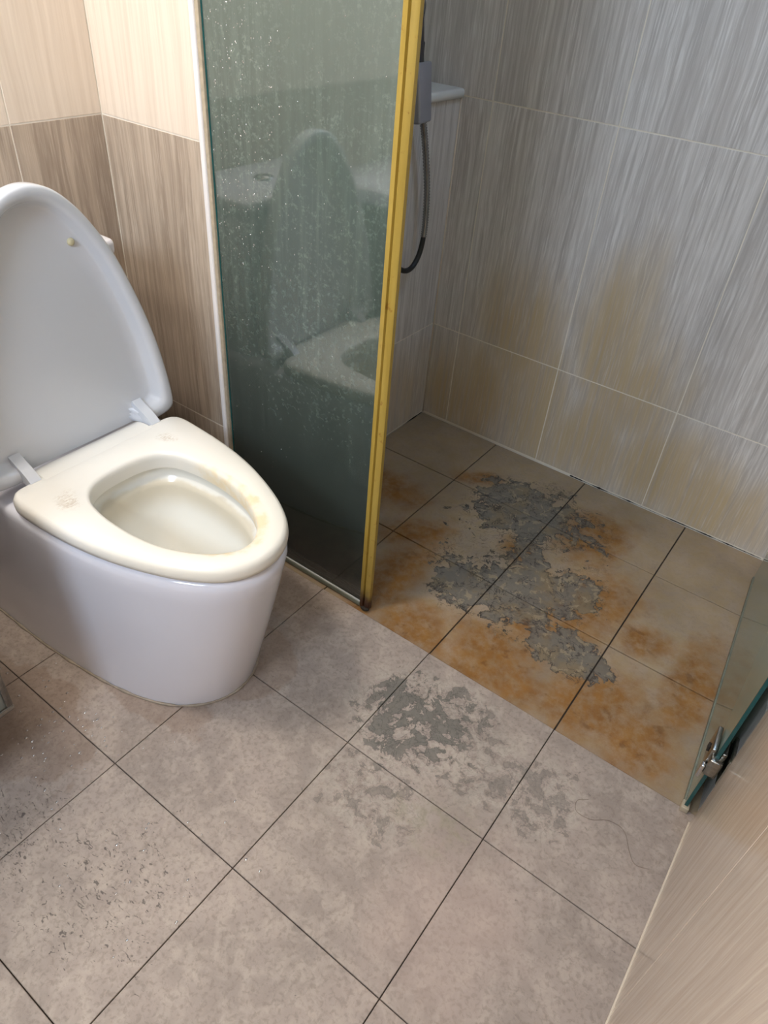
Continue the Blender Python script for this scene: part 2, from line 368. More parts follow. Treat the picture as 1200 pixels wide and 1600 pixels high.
# right wall: near part x = 0.88, shower part a little out of square
tiled_wall('wall_right', (0.888, YF, -0.02), (1.02, 0.560, CEIL), 'glossy pinkish beige tile wall at the near right',
           (0.888, 0, 0), -Y, -X, [-0.560, -0.190, 0.11, 0.41, 0.71, 1.01, 1.45], [(0.001, 0.90, R_), (0.90, 1.50, R_), (1.50, 2.10, R_), (2.10, CEIL, R_)])
p0 = Vector((0.896, 0.560, 0)); p1 = Vector((0.812, 1.4235, 0)); au = (p0 - p1).normalized(); L = (p0 - p1).length
an = Z.cross(au) * -1
if an.x > 0: an = -an
nrm = an.copy()
q = [p0 + nrm * 0.0071, p1 + nrm * 0.0071, p1 - nrm * 0.10, p0 - nrm * 0.10]
vs = [v + Z * -0.02 for v in q] + [v + Z * CEIL for v in q]
ws = struct(mesh_obj('wall_shower_right', vs, [(0, 1, 2, 3), (4, 5, 6, 7), (0, 1, 5, 4), (1, 2, 6, 5), (2, 3, 7, 6), (3, 0, 4, 7)], M['grout_light']), 'tiled shower side wall behind the open glass door', 'wall')
for (z0, z1) in [(0.001, 0.304), (0.304, 0.905), (0.905, 1.506), (1.506, 2.107), (2.107, CEIL)]:
    for a, b in [(0.010, 0.26), (0.26, 0.585), (0.585, L)]:
        put_tile('wall_tile', p1, au, Z, au.cross(Z), a, b, z0, z1, 0.008, 0.0022, 0.0006, S, ws)
struct(box('wall_front', (-0.74, YF - 0.1, -0.02), (1.02, YF, CEIL), M['plaster']), 'plain plaster wall on the entrance side', 'wall')
win = struct(box('added_window', (0.01, YF - 0.06, 1.28), (0.67, YF + 0.003, 2.12), M['ceiling']), 'white panel added as an unseen daylight window in the entrance wall', 'window')  # unseen white panel, added behind the daylight source
struct(box('ceiling', (-0.74, YF - 0.1, CEIL), (1.04, 1.53, CEIL + 0.06), M['ceiling']), 'plain white ceiling', 'ceiling')

# sealant beads where walls meet floor
M['sealant'] = plain('pale_sealant', srgb(214, 200, 180), 0.5, var=0.06)
M['grime'] = plain('black_mould_grime', srgb(46, 38, 30), 0.9, var=0.3, scale=80)
tr = box('trim_1', (0.8775, YF, -0.001), (0.8815, 0.560, 0.0028), M['sealant'], None, 0.001, 2); struct(tr, 'pale sealant bead along the foot of the right wall', 'trim')
vs = []
def grime_bead(name, a, b, n_, label, rmax):
    pts = [Vector(a).lerp(Vector(b), i / (n_ - 1)) for i in range(n_)]
    ctl = [random.random() ** 2.2 for _ in range(n_ // 5 + 3)]
    rr = [max(0.0003, rmax * (ctl[i // 5] * (1 - i % 5 / 5) + ctl[i // 5 + 1] * (i % 5 / 5)) * random.uniform(0.6, 1.1)) for i in range(n_)]
    o = tube(name, pts, 0.002, M['grime'], None, 6, radf=lambda i: rr[i]); struct(o, label, 'trim')
grime_bead('trim_2', (0.25, 1.4150, -0.002), (0.80, 1.4150, -0.002), 90, 'broken black mould line along the foot of the shower back wall', 0.0032)
grime_bead('trim_3', (-0.279, 0.95, -0.002), (-0.279, 1.41, -0.002), 40, 'black mould line along the foot of the ledge wall', 0.004)

struct(tube('trim_4', [(-0.2790, 1.4148, 0.0), (-0.2790, 1.4148, 0.45), (-0.2790, 1.4148, 0.902)], 0.0022, M['sealant'], None, 6), 'pale sealant line in the corner of ledge wall and back wall', 'trim')
# ------------------------------------------------------------------ toilet
def mat_ceramic(name, col, rough=0.12):
    n = NM(name); f = n.noise(n.pos(), 8, 3)
    return n.done(n.bsdf(n.mix(f, tuple(c * 0.95 for c in col[:3]) + (1,), col), rough, spec=0.5, Coat_Weight=0.3, Coat_Roughness=0.06))
M['ceramic'] = mat_ceramic('white_glazed_ceramic', srgb(224, 224, 233))
def mat_seat():
    n = NM('yellowed_white_seat_plastic'); P = n.pos()
    c = n.mix(n.noise(P, 6, 3), srgb(226, 222, 214), srgb(232, 229, 222))
    jit = n.mth('MULTIPLY', n.mth('SUBTRACT', n.noise(P, 60, 4, 0.7), 0.5), 2.4)
    yel = n.blob(P, (0.03, 0.262), (0.16, 0.17), 0, None, 0.6)
    c = n.mix(n.mth('MULTIPLY', yel, 0.35), c, srgb(232, 224, 200))
    fib = n.noise(n.vec('MULTIPLY', P, (260, 90, 100)), 1.0, 3, 0.6, 1.0)
    s1 = n.mth('MULTIPLY', n.blob(P, (-0.192, 0.137), (0.022, 0.014), -30, jit, 0.8), n.mapr(fib, 0.4, 0.6))
    s2 = n.mth('MULTIPLY', n.blob(P, (-0.221, 0.371), (0.015, 0.010), 20, jit, 0.8), n.mapr(fib, 0.4, 0.6))
    c = n.mix(n.mth('MULTIPLY', n.mth('MAXIMUM', s1, s2), 0.42), c, srgb(160, 130, 90))
    d = n.vec('LENGTH', n.vec('MULTIPLY', n.vec('SUBTRACT', P, (-0.05, 0.262, 0.0)), (1 / 0.165, 1 / 0.1, 0)))
    ring = n.mth('MULTIPLY', n.mapr(n.mth('ADD', d, n.mth('MULTIPLY', jit, 0.05)), 1.075, 1.0), n.mapr(n.mth('ADD', n.sep(P)[1], n.sep(P)[0]), 0.16, 0.32))
    c = n.mix(n.mth('MULTIPLY', ring, n.mapr(n.noise(P, 40, 3), 0.35, 0.65, 0.1, 0.5)), c, srgb(222, 188, 112))
    return n.done(n.bsdf(c, 0.28, spec=0.5))
M['seat'] = mat_seat()
M['lid'] = plain('white_lid_plastic', srgb(206, 209, 216), 0.22, var=0.02, scale=6)
M['pad'] = plain('yellowed_rubber_pad', srgb(206, 196, 160), 0.5)
def mat_bowl():
    n = NM('stained_bowl_ceramic'); P = n.pos()
    jit = n.mth('MULTIPLY', n.mth('SUBTRACT', n.noise(n.vec('MULTIPLY', P, (20, 20, 6)), 1.0, 3), 0.5), 0.012)
    z = n.mth('ADD', n.sep(P)[2], jit)
    c = n.mix(n.mapr(z, 0.30, 0.345), srgb(226, 224, 216), srgb(208, 200, 182))
    c = n.mix(n.mapr(z, 0.362, 0.366), c, srgb(224, 222, 214))
    return n.done(n.bsdf(c, 0.18))
M['bowl'] = mat_bowl()
M['bead'] = plain('yellowed_base_sealant', srgb(168, 154, 136), 0.6, var=0.3, scale=50)

TC = 0.262
NR = 112
def resample(pts, n_):
    pts = pts + [pts[0]]; d = [0.0]
    for a, b in zip(pts[:-1], pts[1:]): d.append(d[-1] + (b - a).length)
    out = []; k = 0
    for i in range(n_):
        s = d[-1] * i / n_
        while d[k + 1] < s: k += 1
        t = (s - d[k]) / max(1e-9, d[k + 1] - d[k]); out.append(pts[k].lerp(pts[k + 1], t))
    return out
def outline(half, n_=NR, per=12):
    """half: (x, halfwidth) from back centre to front tip, mirrored; returns n_ 2-D points starting at the back centre"""
    h = [Vector((x, w, 0)) for x, w in half]
    loop = h + [Vector((p.x, -p.y, 0)) for p in h[-2:0:-1]]
    return resample(catmull(loop, per, True), n_)
def inset(loop, d):
    n_ = len(loop); out = []
    for i in range(n_):
        t = (loop[(i + 1) % n_] - loop[i - 1]).normalized(); nr = Vector((-t.y, t.x, 0))
        out.append(loop[i] + nr * d)
    # orientation check: the inset of a positive d must shrink
    c = sum(loop, Vector()) / n_
    if d != 0 and (sum((p - c).length for p in out) > sum((p - c).length for p in loop)) == (d > 0):
        out = [2 * a - b for a, b in zip(loop, out)]
    return out
def rings_mesh(name, rings, mat, parent, cap0=False, cap1=False, close=False):
    vs = [p for r in rings for p in r]; n_ = len(rings[0]); fs = []
    m_ = len(rings) if close else len(rings) - 1
    for a in range(m_):
        b = (a + 1) % len(rings)
        for i in range(n_):
            j = (i + 1) % n_; fs.append((a * n_ + i, a * n_ + j, b * n_ + j, b * n_ + i))
    if cap0: fs.append(tuple(range(n_))[::-1])
    if cap1: fs.append(tuple(range((len(rings) - 1) * n_, len(rings) * n_)))
    o = mesh_obj(name, vs, fs, mat, None); auto_smooth(o, 60); return under(o, parent)
toilet = empty('toilet', (-0.22, TC, 0), 'white one-piece toilet with its lid up and a stained seat', 'toilet')
base_half = [(-0.600, 0.0), (-0.600, 0.09), (-0.597, 0.165), (-0.575, 0.181), (-0.476, 0.182), (-0.327, 0.178), (-0.203, 0.166), (-0.120, 0.152), (-0.060, 0.134), (-0.020, 0.115), (0.010, 0.092), (0.034, 0.064), (0.048, 0.034), (0.053, 0.0)]
rim_half = [(-0.600, 0.0), (-0.600, 0.09), (-0.597, 0.168), (-0.575, 0.184), (-0.45, 0.186), (-0.33, 0.186), (-0.22, 0.182), (-0.130, 0.173), (-0.045, 0.156), (0.030, 0.130), (0.082, 0.104), (0.120, 0.074), (0.142, 0.038), (0.149, 0.0)]
bo, ro = outline(base_half), outline(rim_half)
def at_z(loop, z): return [Vector((p.x, p.y + TC, z)) for p in loop]
rings = []
for k in range(13):
    t = k / 12; z = 0.0005 + t * 0.368
    tt = t * 0.86 + 0.14 * math.sin(t * math.pi / 2)
    rings.append(at_z([a.lerp(b, tt) for a, b in zip(bo, ro)], z))
rings += [at_z(inset(ro, 0.0015), 0.378), at_z(inset(ro, 0.005), 0.385), at_z(inset(ro, 0.012), 0.388)]
hole_half = [(-0.211, 0.0), (-0.208, 0.040), (-0.194, 0.072), (-0.166, 0.092), (-0.115, 0.101), (-0.050, 0.100), (0.005, 0.090), (0.050, 0.070), (0.083, 0.046), (0.102, 0.020), (0.106, 0.0)]
ho = [p + Vector((0, -0.007, 0)) for p in outline(hole_half)]
rings.append(at_z(inset(ho, -0.006), 0.388))
rings_mesh('body', rings, M['ceramic'], toilet)
def shrink(loop, s, cx=-0.06): return [Vector((cx + (p.x - cx) * s, p.y * s, 0)) for p in loop]
br = [at_z(inset(ho, -0.0062), 0.3882), at_z(inset(ho, -0.010), 0.378), at_z(inset(ho, -0.008), 0.366), at_z(inset(ho, 0.002), 0.362), at_z(inset(ho, 0.005), 0.350)]
for z, s in [(0.33, 0.94), (0.30, 0.86), (0.27, 0.74), (0.245, 0.60), (0.225, 0.46), (0.21, 0.34), (0.16, 0.28), (0.13, 0.24)]: br.append(at_z(shrink(ho, s), z))
bowl = rings_mesh('bowl', br, M['bowl'], toilet, cap1=True)
nw = NM('bowl_water'); M['water'] = nw.done(nw.bsdf((0.75, 0.78, 0.78, 1), 0.02, spec=0.6, Transmission_Weight=0.7, IOR=1.33))
mesh_obj('water', at_z(shrink(ho, 0.40), 0.2175), [tuple(range(NR))], M['water']); under(bpy.data.objects['water'], toilet)
# seat ring
seat_half = [(-0.288, 0.0), (-0.288, 0.06), (-0.288, 0.12), (-0.287, 0.150), (-0.283, 0.168), (-0.268, 0.180), (-0.235, 0.183), (-0.130, 0.175), (-0.045, 0.158), (0.030, 0.132), (0.082, 0.106), (0.121, 0.076), (0.144, 0.039), (0.151, 0.0)]
so = outline(seat_half)
sr = [at_z(inset(so, 0.006), 0.3935), at_z(inset(so, 0.001), 0.3965), at_z(so, 0.404), at_z(inset(so, 0.001), 0.414), at_z(inset(so, 0.004), 0.4205), at_z(inset(so, 0.010), 0.4240),
      at_z([a.lerp(b, 0.5) for a, b in zip(so, ho)], 0.4250), at_z(inset(ho, -0.008), 0.4245), at_z(inset(ho, -0.003), 0.4225), at_z(inset(ho, -0.0005), 0.418), at_z(ho, 0.410), at_z(inset(ho, -0.002), 0.3890)]
seat = rings_mesh('seat', sr, M['seat'], toilet, close=True)
# rear bridge between the hinges, rounded, part of the seat
prof = [(-0.270, 0.397), (-0.270, 0.4243), (-0.290, 0.4238), (-0.306, 0.4215), (-0.320, 0.4160), (-0.3285, 0.4080), (-0.3300, 0.397)]
yy = [TC - 0.117, TC - 0.114, TC + 0.114, TC + 0.117]; vs = []
for k, yv in enumerate(yy):
    for (x, z) in prof: vs.append((x, yv, z - (0.003 if k in (0, 3) and z > 0.4 else 0)))
n_ = len(prof); fs = []
for a in range(3):
    for i in range(n_):
        j = (i + 1) % n_; fs.append((a * n_ + i, a * n_ + j, (a + 1) * n_ + j, (a + 1) * n_ + i))
fs += [tuple(range(n_)), tuple(range(3 * n_, 4 * n_))]
o = mesh_obj('seat_bridge', vs, fs, M['seat']); auto_smooth(o, 40); under(o, toilet)
# lid, standing almost upright
lid_half = [(0.0, 0.0), (0.0, 0.06), (0.0, 0.12), (0.001, 0.160), (0.005, 0.186), (0.018, 0.198), (0.06, 0.197), (0.130, 0.188), (0.200, 0.173), (0.270, 0.152), (0.332, 0.129), (0.382, 0.102), (0.422, 0.073), (0.450, 0.040), (0.460, 0.0)]
lo_ = outline(lid_half, 200)
LB = Vector((-0.302, TC, 0.414)); LU = Vector((-0.055, 0, 1)).normalized(); LN = Vector((1, 0, 0.055)).normalized()
def lid_ring(loop, d):
    # the flange is left out between the hinges, where the seat bridge passes
    return [LB + LU * p.x + Vector((0, p.y, 0)) + LN * (min(d, -0.029) if (p.x < 0.06 and abs(p.y) < 0.118) else d) for p in loop]
def lins(loop, d): return [Vector((0.225 + (p.x - 0.225) * (1 - d / 0.232), p.y * (1 - d / 0.19), 0)) for p in loop]
def shr(loop, s): return [Vector((0.19 + (p.x - 0.19) * s, p.y * s, 0)) for p in loop]
lr = [lid_ring(shr(lo_, 0.02), -0.030), lid_ring(shr(lo_, 0.4), -0.030), lid_ring(shr(lo_, 0.7), -0.029), lid_ring(lins(lo_, 0.036), -0.028), lid_ring(lins(lo_, 0.030), -0.024), lid_ring(lins(lo_, 0.025), -0.010), lid_ring(lins(lo_, 0.020), -0.003), lid_ring(lins(lo_, 0.014), -0.0005), lid_ring(lins(lo_, 0.005), 0.0),
      lid_ring(lins(lo_, 0.001), -0.002), lid_ring(lo_, -0.007), lid_ring(lo_, -0.024), lid_ring(lins(lo_, 0.003), -0.032), lid_ring(lins(lo_, 0.012), -0.039), lid_ring(lins(lo_, 0.03), -0.042), lid_ring(shr(lo_, 0.02), -0.044)]
lid = rings_mesh('lid', lr, M['lid'], toilet, cap0=True, cap1=True)
def ball(name, c, r, mat, parent, sc=(1, 1, 1)):
    bm = bmesh.new(); bmesh.ops.create_uvsphere(bm, u_segments=14, v_segments=8, radius=r)
    for v in bm.verts: v.co = Vector((v.co.x * sc[0], v.co.y * sc[1], v.co.z * sc[2])) + Vector(c)
    me = bpy.data.meshes.new(name); bm.to_mesh(me); bm.free(); me.materials.append(mat)
    me.polygons.foreach_set('use_smooth', [True] * len(me.polygons))
    o = link(bpy.data.objects.new(name, me)); return under(o, parent)
for sgn in (-1, 1):
    c = LB + LU * 0.358 + LN * (-0.027) + Vector((0, sgn * 0.070, 0)); ball('bumper_pad', c, 0.0065, M['pad'], toilet, (0.8, 1, 1))
    # hinge arm: small curved block bridging seat and lid
    pts = [(-0.276, 0.4245), (-0.286, 0.4330), (-0.298, 0.4400), (-0.314, 0.4470), (-0.330, 0.4560), (-0.333, 0.4480), (-0.322, 0.4320), (-0.310, 0.4220), (-0.295, 0.4120), (-0.278, 0.4120)]
    y0, y1 = TC + sgn * 0.119, TC + sgn * 0.139
    vs = [(x, y0, z) for x, z in pts] + [(x, y1, z) for x, z in pts]; k = len(pts)
    fs = [tuple(range(k)), tuple(range(k, 2 * k))] + [(i, (i + 1) % k, k + (i + 1) % k, k + i) for i in range(k)]
    o = mesh_obj('hinge_arm', vs, fs, M['lid']); auto_smooth(o, 35); under(o, toilet)
# cistern behind the lid
def rbox(name, lo, hi, bev, mat, parent, seg=4):
    o = box(name, lo, hi, mat, None, bev, seg); return under(o, parent)
rbox('cistern', (-0.605, TC - 0.172, 0.372), (-0.385, TC + 0.172, 0.715), 0.028, M['ceramic'], toilet)
clid = rbox('cistern_lid', (-0.607, TC - 0.176, 0.715), (-0.380, TC + 0.176, 0.745), 0.010, M['ceramic'], toilet)
M['chrome'] = plain('chrome', srgb(205, 205, 208), 0.14, 1.0, var=0.03)
fb = tube('flush_button', [(-0.49, TC, 0.744), (-0.49, TC, 0.750)], 0.022, M['chrome'], None, 24); under(fb, clid)
tube_pts = [Vector((p.x, p.y + TC, 0.0015)) for p in inset(bo, -0.002)]
sb = tube('base_sealant', tube_pts, 0.0042, M['bead'], None, 6, closed=True, radf=lambda i: 0.0026 + 0.0014 * math.sin(i * 1.7) * math.sin(i * 0.37)); under(sb, toilet)

# ------------------------------------------------------------------ fixed glass screen
def mat_glass(name, tint, scum=0.3, rough=0.28, film=0.3, ior=1.5, even=False):
    n = NM(name); P = n.pos(); s = n.sep(P)
    refr = n.n('ShaderNodeBsdfRefraction'); n.put(refr.inputs['Color'], tint); n.put(refr.inputs['Roughness'], rough); n.put(refr.inputs['IOR'], 1.06)
    dif = n.n('ShaderNodeBsdfDiffuse'); n.put(dif.inputs['Color'], srgb(160, 180, 168))
    trl = n.n('ShaderNodeBsdfTranslucent'); n.put(trl.inputs['Color'], srgb(160, 178, 160))
    ds = n.n('ShaderNodeMixShader'); n.put(ds.inputs[0], 0.4); n.put(ds.inputs[1], dif.outputs[0]); n.put(ds.inputs[2], trl.outputs[0])
    hx = n.mth('ADD', s[0], s[1])
    streak = n.noise(n.comb(n.mth('MULTIPLY', hx, 55), n.mth('MULTIPLY', s[2], 3.5), 0.0), 1.0, 5, 0.6, 0.5)
    fleck = n.noise(P, 120, 4, 0.7)
    cloud = n.noise(P, 7, 3)
    lit_top = 1.0 if even else n.mapr(s[2], 0.05, 1.25, 0.0, 1.0, False)  # film thickens upward, painting in the paler lit top of the glass
    a = n.mth('MULTIPLY', n.mapr(streak, 0.42, 0.75), 0.26)
    a = n.mth('ADD', a, n.mth('MULTIPLY', n.mapr(fleck, 0.50, 0.70), 0.45))
    a = n.mth('MULTIPLY', n.mth('MULTIPLY', a, n.mapr(cloud, 0.3, 0.65, 0.3, 1.0)), n.mapr(s[2], 0.15, 0.6))
    a = n.mth('ADD', n.mth('MULTIPLY', a, scum), n.mth('MULTIPLY', n.mth('ADD', n.mth('MULTIPLY', lit_top, 0.9), 0.1), film), clamp=True)
    body = n.n('ShaderNodeMixShader'); n.put(body.inputs[0], a); n.put(body.inputs[1], refr.outputs[0]); n.put(body.inputs[2], ds.outputs[0])
    gl = n.n('ShaderNodeBsdfGlossy'); n.put(gl.inputs['Roughness'], 0.04); n.put(gl.inputs['Color'], (1, 1, 1, 1))
    n.put(gl.inputs['Normal'], n.bump(n.noise(P, 60, 3), 0.03, 0.001))
    fr = n.n('ShaderNodeFresnel'); n.put(fr.inputs['IOR'], ior)
    fin = n.n('ShaderNodeMixShader'); n.put(fin.inputs[0], fr.outputs[0]); n.put(fin.inputs[1], body.outputs[0]); n.put(fin.inputs[2], gl.outputs[0])
    return n.done(fin.outputs[0])
M['glass'] = mat_glass('dirty_green_glass', srgb(146, 166, 142), 0.55, 0.22, 0.50, 2.0)
M['glass_edge'] = plain('teal_glass_edge', srgb(20, 78, 78), 0.15, var=0.1)
M['pvc_white'] = plain('white_pvc_channel', srgb(232, 228, 226), 0.35, var=0.03)
M['alu'] = plain('dull_beige_strip', srgb(196, 182, 158), 0.38, 0.2, var=0.2, scale=90)
def mat_yellow():
    n = NM('yellowed_pvc_seal'); P = n.pos(); s = n.sep(P)
    f = n.noise(n.vec('MULTIPLY', P, (90, 90, 9)), 1.0, 4)
    c = n.mix(f, srgb(150, 122, 42), srgb(178, 152, 74))
    c = n.mix(n.mapr(n.noise(P, 45, 4, 0.7), 0.62, 0.72, 0, 0.8), c, srgb(128, 84, 24))
    jit = n.mth('MULTIPLY', n.mth('SUBTRACT', n.noise(P, 30, 3), 0.5), 0.08)
    c = n.mix(n.mapr(n.mth('ADD', s[2], jit), 0.09, 0.015), c, srgb(58, 30, 14))
    return n.done(n.bsdf(c, 0.35, spec=0.5))
M['yellow'] = mat_yellow()
GH = 1.90
screen = empty('glass_screen', (-0.09, 0.600, 0), 'fixed foggy green glass shower screen with a yellowed edge seal', 'shower screen')
under(box('glass_pane', (-0.288, 0.5965, 0.012), (0.1035, 0.6035, GH), M['glass']), screen)
under(box('glass_pane_edge', (-0.2888, 0.5955, 0.012), (-0.2855, 0.6045, GH), M['glass_edge']), screen)
under(box('wall_channel', (-0.3085, 0.5860, 0.002), (-0.2965, 0.6118, GH + 0.01), M['pvc_white'], None, 0.004, 3), screen)
under(box('wall_channel_strip', (-0.2970, 0.5900, 0.002), (-0.2885, 0.6110, GH + 0.01), M['alu'], None, 0.001, 2), screen)
# yellow seal: two ribs with a groove, extruded
zz = [0.004, 0.45, 0.95, 1.45, GH]
sec = [(0.0995, 0.5925), (0.1090, 0.5905), (0.1105, 0.5955), (0.1125, 0.5955), (0.1140, 0.5910), (0.1215, 0.5935), (0.1245, 0.5960), (0.1245, 0.6040), (0.1225, 0.6075), (0.0995, 0.6075)]
vs = [(x, y, z) for z in zz for x, y in sec]; k = len(sec); fs = [tuple(range(k)), tuple(range((len(zz) - 1) * k, len(zz) * k))]
for a in range(len(zz) - 1):
    for i in range(k):
        j = (i + 1) % k; fs.append((a * k + i, a * k + j, (a + 1) * k + j, (a + 1) * k + i))
ye = mesh_obj('edge_seal', vs, fs, M['yellow']); ye['label'] = 'yellowed plastic seal on the free glass edge'; auto_smooth(ye, 25); under(ye, screen)
M['bottom_seal'] = plain('grey_green_bottom_seal', srgb(120, 124, 110), 0.4, var=0.25, scale=60)
under(box('bottom_seal', (-0.288, 0.5930, -0.0005), (0.1000, 0.6070, 0.0125), M['bottom_seal'], None, 0.002, 2), screen)
M['bright'] = plain('bright_seal_lip', srgb(214, 216, 212), 0.3)
under(box('seal_lip', (-0.288, 0.5945, 0.0125), (0.1000, 0.5965, 0.0150), M['bright']), screen)
ru = ball('rust_deposit', (0.114, 0.5935, 0.004), 0.009, M['grime'], screen, (1.3, 0.8, 0.6))
# drops clinging to the glass
nd = NM('clear_water_drop'); g1 = nd.n('ShaderNodeBsdfTransparent'); g2 = nd.n('ShaderNodeBsdfGlossy'); nd.put(g2.inputs['Roughness'], 0.08)
mx = nd.n('ShaderNodeMixShader'); nd.put(mx.inputs[0], 0.55); nd.put(mx.inputs[1], g1.outputs[0]); nd.put(mx.inputs[2], g2.outputs[0])
M['drop'] = nd.done(mx.outputs[0])
vs = []; fs = []
def dome(c, r, nrm, tan1, tan2, flat):
    b0 = len(vs); sg = 7
    for ring, (rr, hh) in enumerate(((1.0, 0.0), (0.8, 0.55))):
        for k in range(sg):
            a = 2 * math.pi * k / sg; vs.append(Vector(c) + tan1 * math.cos(a) * r * rr + tan2 * math.sin(a) * r * rr * 1.15 + nrm * r * hh * flat)
    vs.append(Vector(c) + nrm * r * flat)
    for k in range(sg):
        j = (k + 1) % sg; fs.append((b0 + k, b0 + j, b0 + sg + j, b0 + sg + k)); fs.append((b0 + sg + k, b0 + sg + j, b0 + 2 * sg))
for i in range(760):
    z = random.uniform(0.25, 1.25)
    x = -0.285 + abs(random.gauss(0.06 + 0.03 * max(0, 1.2 - z), 0.045)) if random.random() < 0.86 else random.uniform(-0.27, 0.10)
    if z < 0.7 and random.random() < 0.72: continue
    if x > 0.097: continue
    dome((x, 0.5965, z), random.uniform(0.0005, 0.0014), -Y, X, Z, 0.8)
dr = mesh_obj('water_drops', vs, fs, M['drop'], None, True); dr['kind'] = 'stuff'; under(dr, screen)

# ------------------------------------------------------------------ glass door, standing open against the shower side wall
M['glass_door'] = mat_glass('green_door_glass', srgb(150, 160, 120), 0.05, 0.12, 0.85, 1.5, True)
D0 = Vector((0.8625, 0.578, 0)); D1 = Vector((0.806, 1.315, 0)); dv = (D1 - D0).normalized(); dn = Vector((-dv.y, dv.x, 0))
door = empty('shower_door', D0, 'green glass shower door standing open beside the right wall', 'shower door')
def dbox(name, a, b, t0, t1, z0, z1, mat, bev=0.0, parent=None):
    o = box(name, (a, t0, z0), (b, t1, z1), mat, None, bev, 2)
    o.data.transform(Matrix(((dv.x, dn.x, 0, D0.x), (dv.y, dn.y, 0, D0.y), (0, 0, 1, 0), (0, 0, 0, 1))))
    return under(o, door)
dbox('glass_pane', 0.003, 0.735, -0.003, 0.003, 0.012, GH, M['glass_door'])
dbox('glass_pane_edge', 0.0, 0.003, -0.003, 0.003, 0.012, GH, M['glass_edge'])
dbox('bottom_seal', 0.004, 0.735, -0.005, 0.005, 0.0, 0.012, M['bottom_seal'], 0.001)
dbox('bottom_bracket', -0.006, 0.012, -0.007, 0.007, 0.0005, 0.014, M['alu'], 0.001)
M['hinge'] = plain('tarnished_chrome', srgb(176, 172, 164), 0.25, 1.0, var=0.3, scale=120)
def hinge(z):
    h = dbox('hinge', 0.004, 0.060, 0.0045, 0.0125, z - 0.030, z + 0.030, M['hinge'], 0.0015)
    dbox('hinge_plate', 0.004, 0.060, -0.0125, -0.0045, z - 0.030, z + 0.030, M['hinge'], 0.0015)
    dbox('hinge_knuckle', -0.010, 0.006, -0.012, 0.009, z - 0.024, z + 0.018, M['hinge'], 0.003)
    dbox('hinge_pin', -0.008, 0.004, 0.009, 0.016, z - 0.040, z - 0.006, M['chrome'], 0.002)
    dbox('wall_plate', -0.010, 0.050, -0.024, -0.0165, z - 0.034, z + 0.034, M['hinge'], 0.0015)
    dbox('hinge_screw', 0.026, 0.038, 0.0125, 0.0160, z - 0.006, z + 0.006, M['grime'], 0.001)
hinge(0.150); hinge(1.70)

# ------------------------------------------------------------------ hand shower, its hose and wall outlet
M['grey_plastic'] = plain('grey_metallic_plastic', srgb(150, 150, 160), 0.3, 0.3, var=0.05)
M['dark_metal'] = plain('dark_metal', srgb(70, 70, 76), 0.35, 0.6)
M['black_rubber'] = plain('black_rubber', srgb(26, 25, 26), 0.45)
hs = empty('hand_shower', (-0.24, 1.14, 0.90), 'grey rectangular hand shower with a looping ribbed hose on the ledge wall', 'hand shower')
def tilt_box(name, c, half, rot, mat, parent, bev):
    o = box(name, tuple(-h for h in half), half, mat, None, bev, 3)
    o.data.transform(Matrix.Translation(Vector(c)) @ rot); return under(o, parent)
rt = Matrix.Rotation(math.radians(-7), 4, 'Y') @ Matrix.Rotation(math.radians(10), 4, 'Z')
tilt_box('head', (-0.200, 1.110, 0.945), (0.012, 0.032, 0.056), rt, M['grey_plastic'], hs, 0.005)
tilt_box('spray_face', (-0.1875, 1.092, 0.944), (0.0022, 0.008, 0.050), rt, M['bright'], hs, 0.001)
tilt_box('handle', (-0.212, 1.098, 1.045), (0.010, 0.013, 0.060), rt, M['dark_metal'], hs, 0.005)
tilt_box('holder', (-0.245, 1.105, 1.02), (0.036, 0.020, 0.016), Matrix.Identity(4), M['dark_metal'], hs, 0.004)
def hose_rad(i): return 0.0084 if i % 2 == 0 else 0.0064
hp = catmull([(-0.212, 1.099, 1.105), (-0.222, 1.118, 1.09), (-0.236, 1.135, 1.04), (-0.244, 1.155, 0.98), (-0.250, 1.195, 0.90), (-0.252, 1.228, 0.82), (-0.252, 1.255, 0.72), (-0.252, 1.264, 0.63), (-0.252, 1.254, 0.565), (-0.252, 1.220, 0.530), (-0.252, 1.175, 0.535), (-0.255, 1.130, 0.575), (-0.262, 1.110, 0.64), (-0.266, 1.105, 0.70)], 26)
def hose_mat():
    n = NM('ribbed_metal_hose'); 
    return n.done(n.bsdf(n.mix(n.noise(n.pos(), 40, 2), srgb(120, 120, 122), srgb(176, 176, 176)), 0.25, metal=0.8))
M['hose'] = hose_mat()
cut = int(len(hp) * 0.57)
hose = hs
under(tube('hose_sleeve', hp[:cut + 1], 0.007, M['hose'], None, 12, radf=hose_rad), hose)
under(tube('hose_bend', hp[cut:], 0.0068, M['black_rubber'], None, 12), hose)
ot = empty('water_outlet', (-0.28, 1.105, 0.72), 'small chrome wall outlet feeding the shower hose', 'water outlet')
under(tube('rosette', [(-0.2802, 1.105, 0.72), (-0.272, 1.105, 0.72)], 0.026, M['chrome'], None, 24), ot)
under(tube('elbow', [(-0.2725, 1.105, 0.72), (-0.266, 1.105, 0.718), (-0.266, 1.105, 0.700)], 0.010, M['chrome'], None, 14), ot)
# floor drain in the shower corner, behind the screen
fd = empty('floor_drain', (-0.19, 0.90, -0.0035), 'dark square floor drain behind the foggy glass screen', 'floor drain')
under(box('drain_frame', (-0.24, 0.874, -0.0038), (-0.14, 0.974, -0.0015), M['hinge'], None, 0.001, 1), fd)
for k in range(6):
    under(box('grate_bar', (-0.232, 0.882 + k * 0.0145, -0.0015), (-0.148, 0.890 + k * 0.0145, 0.0), M['dark_metal']), fd)

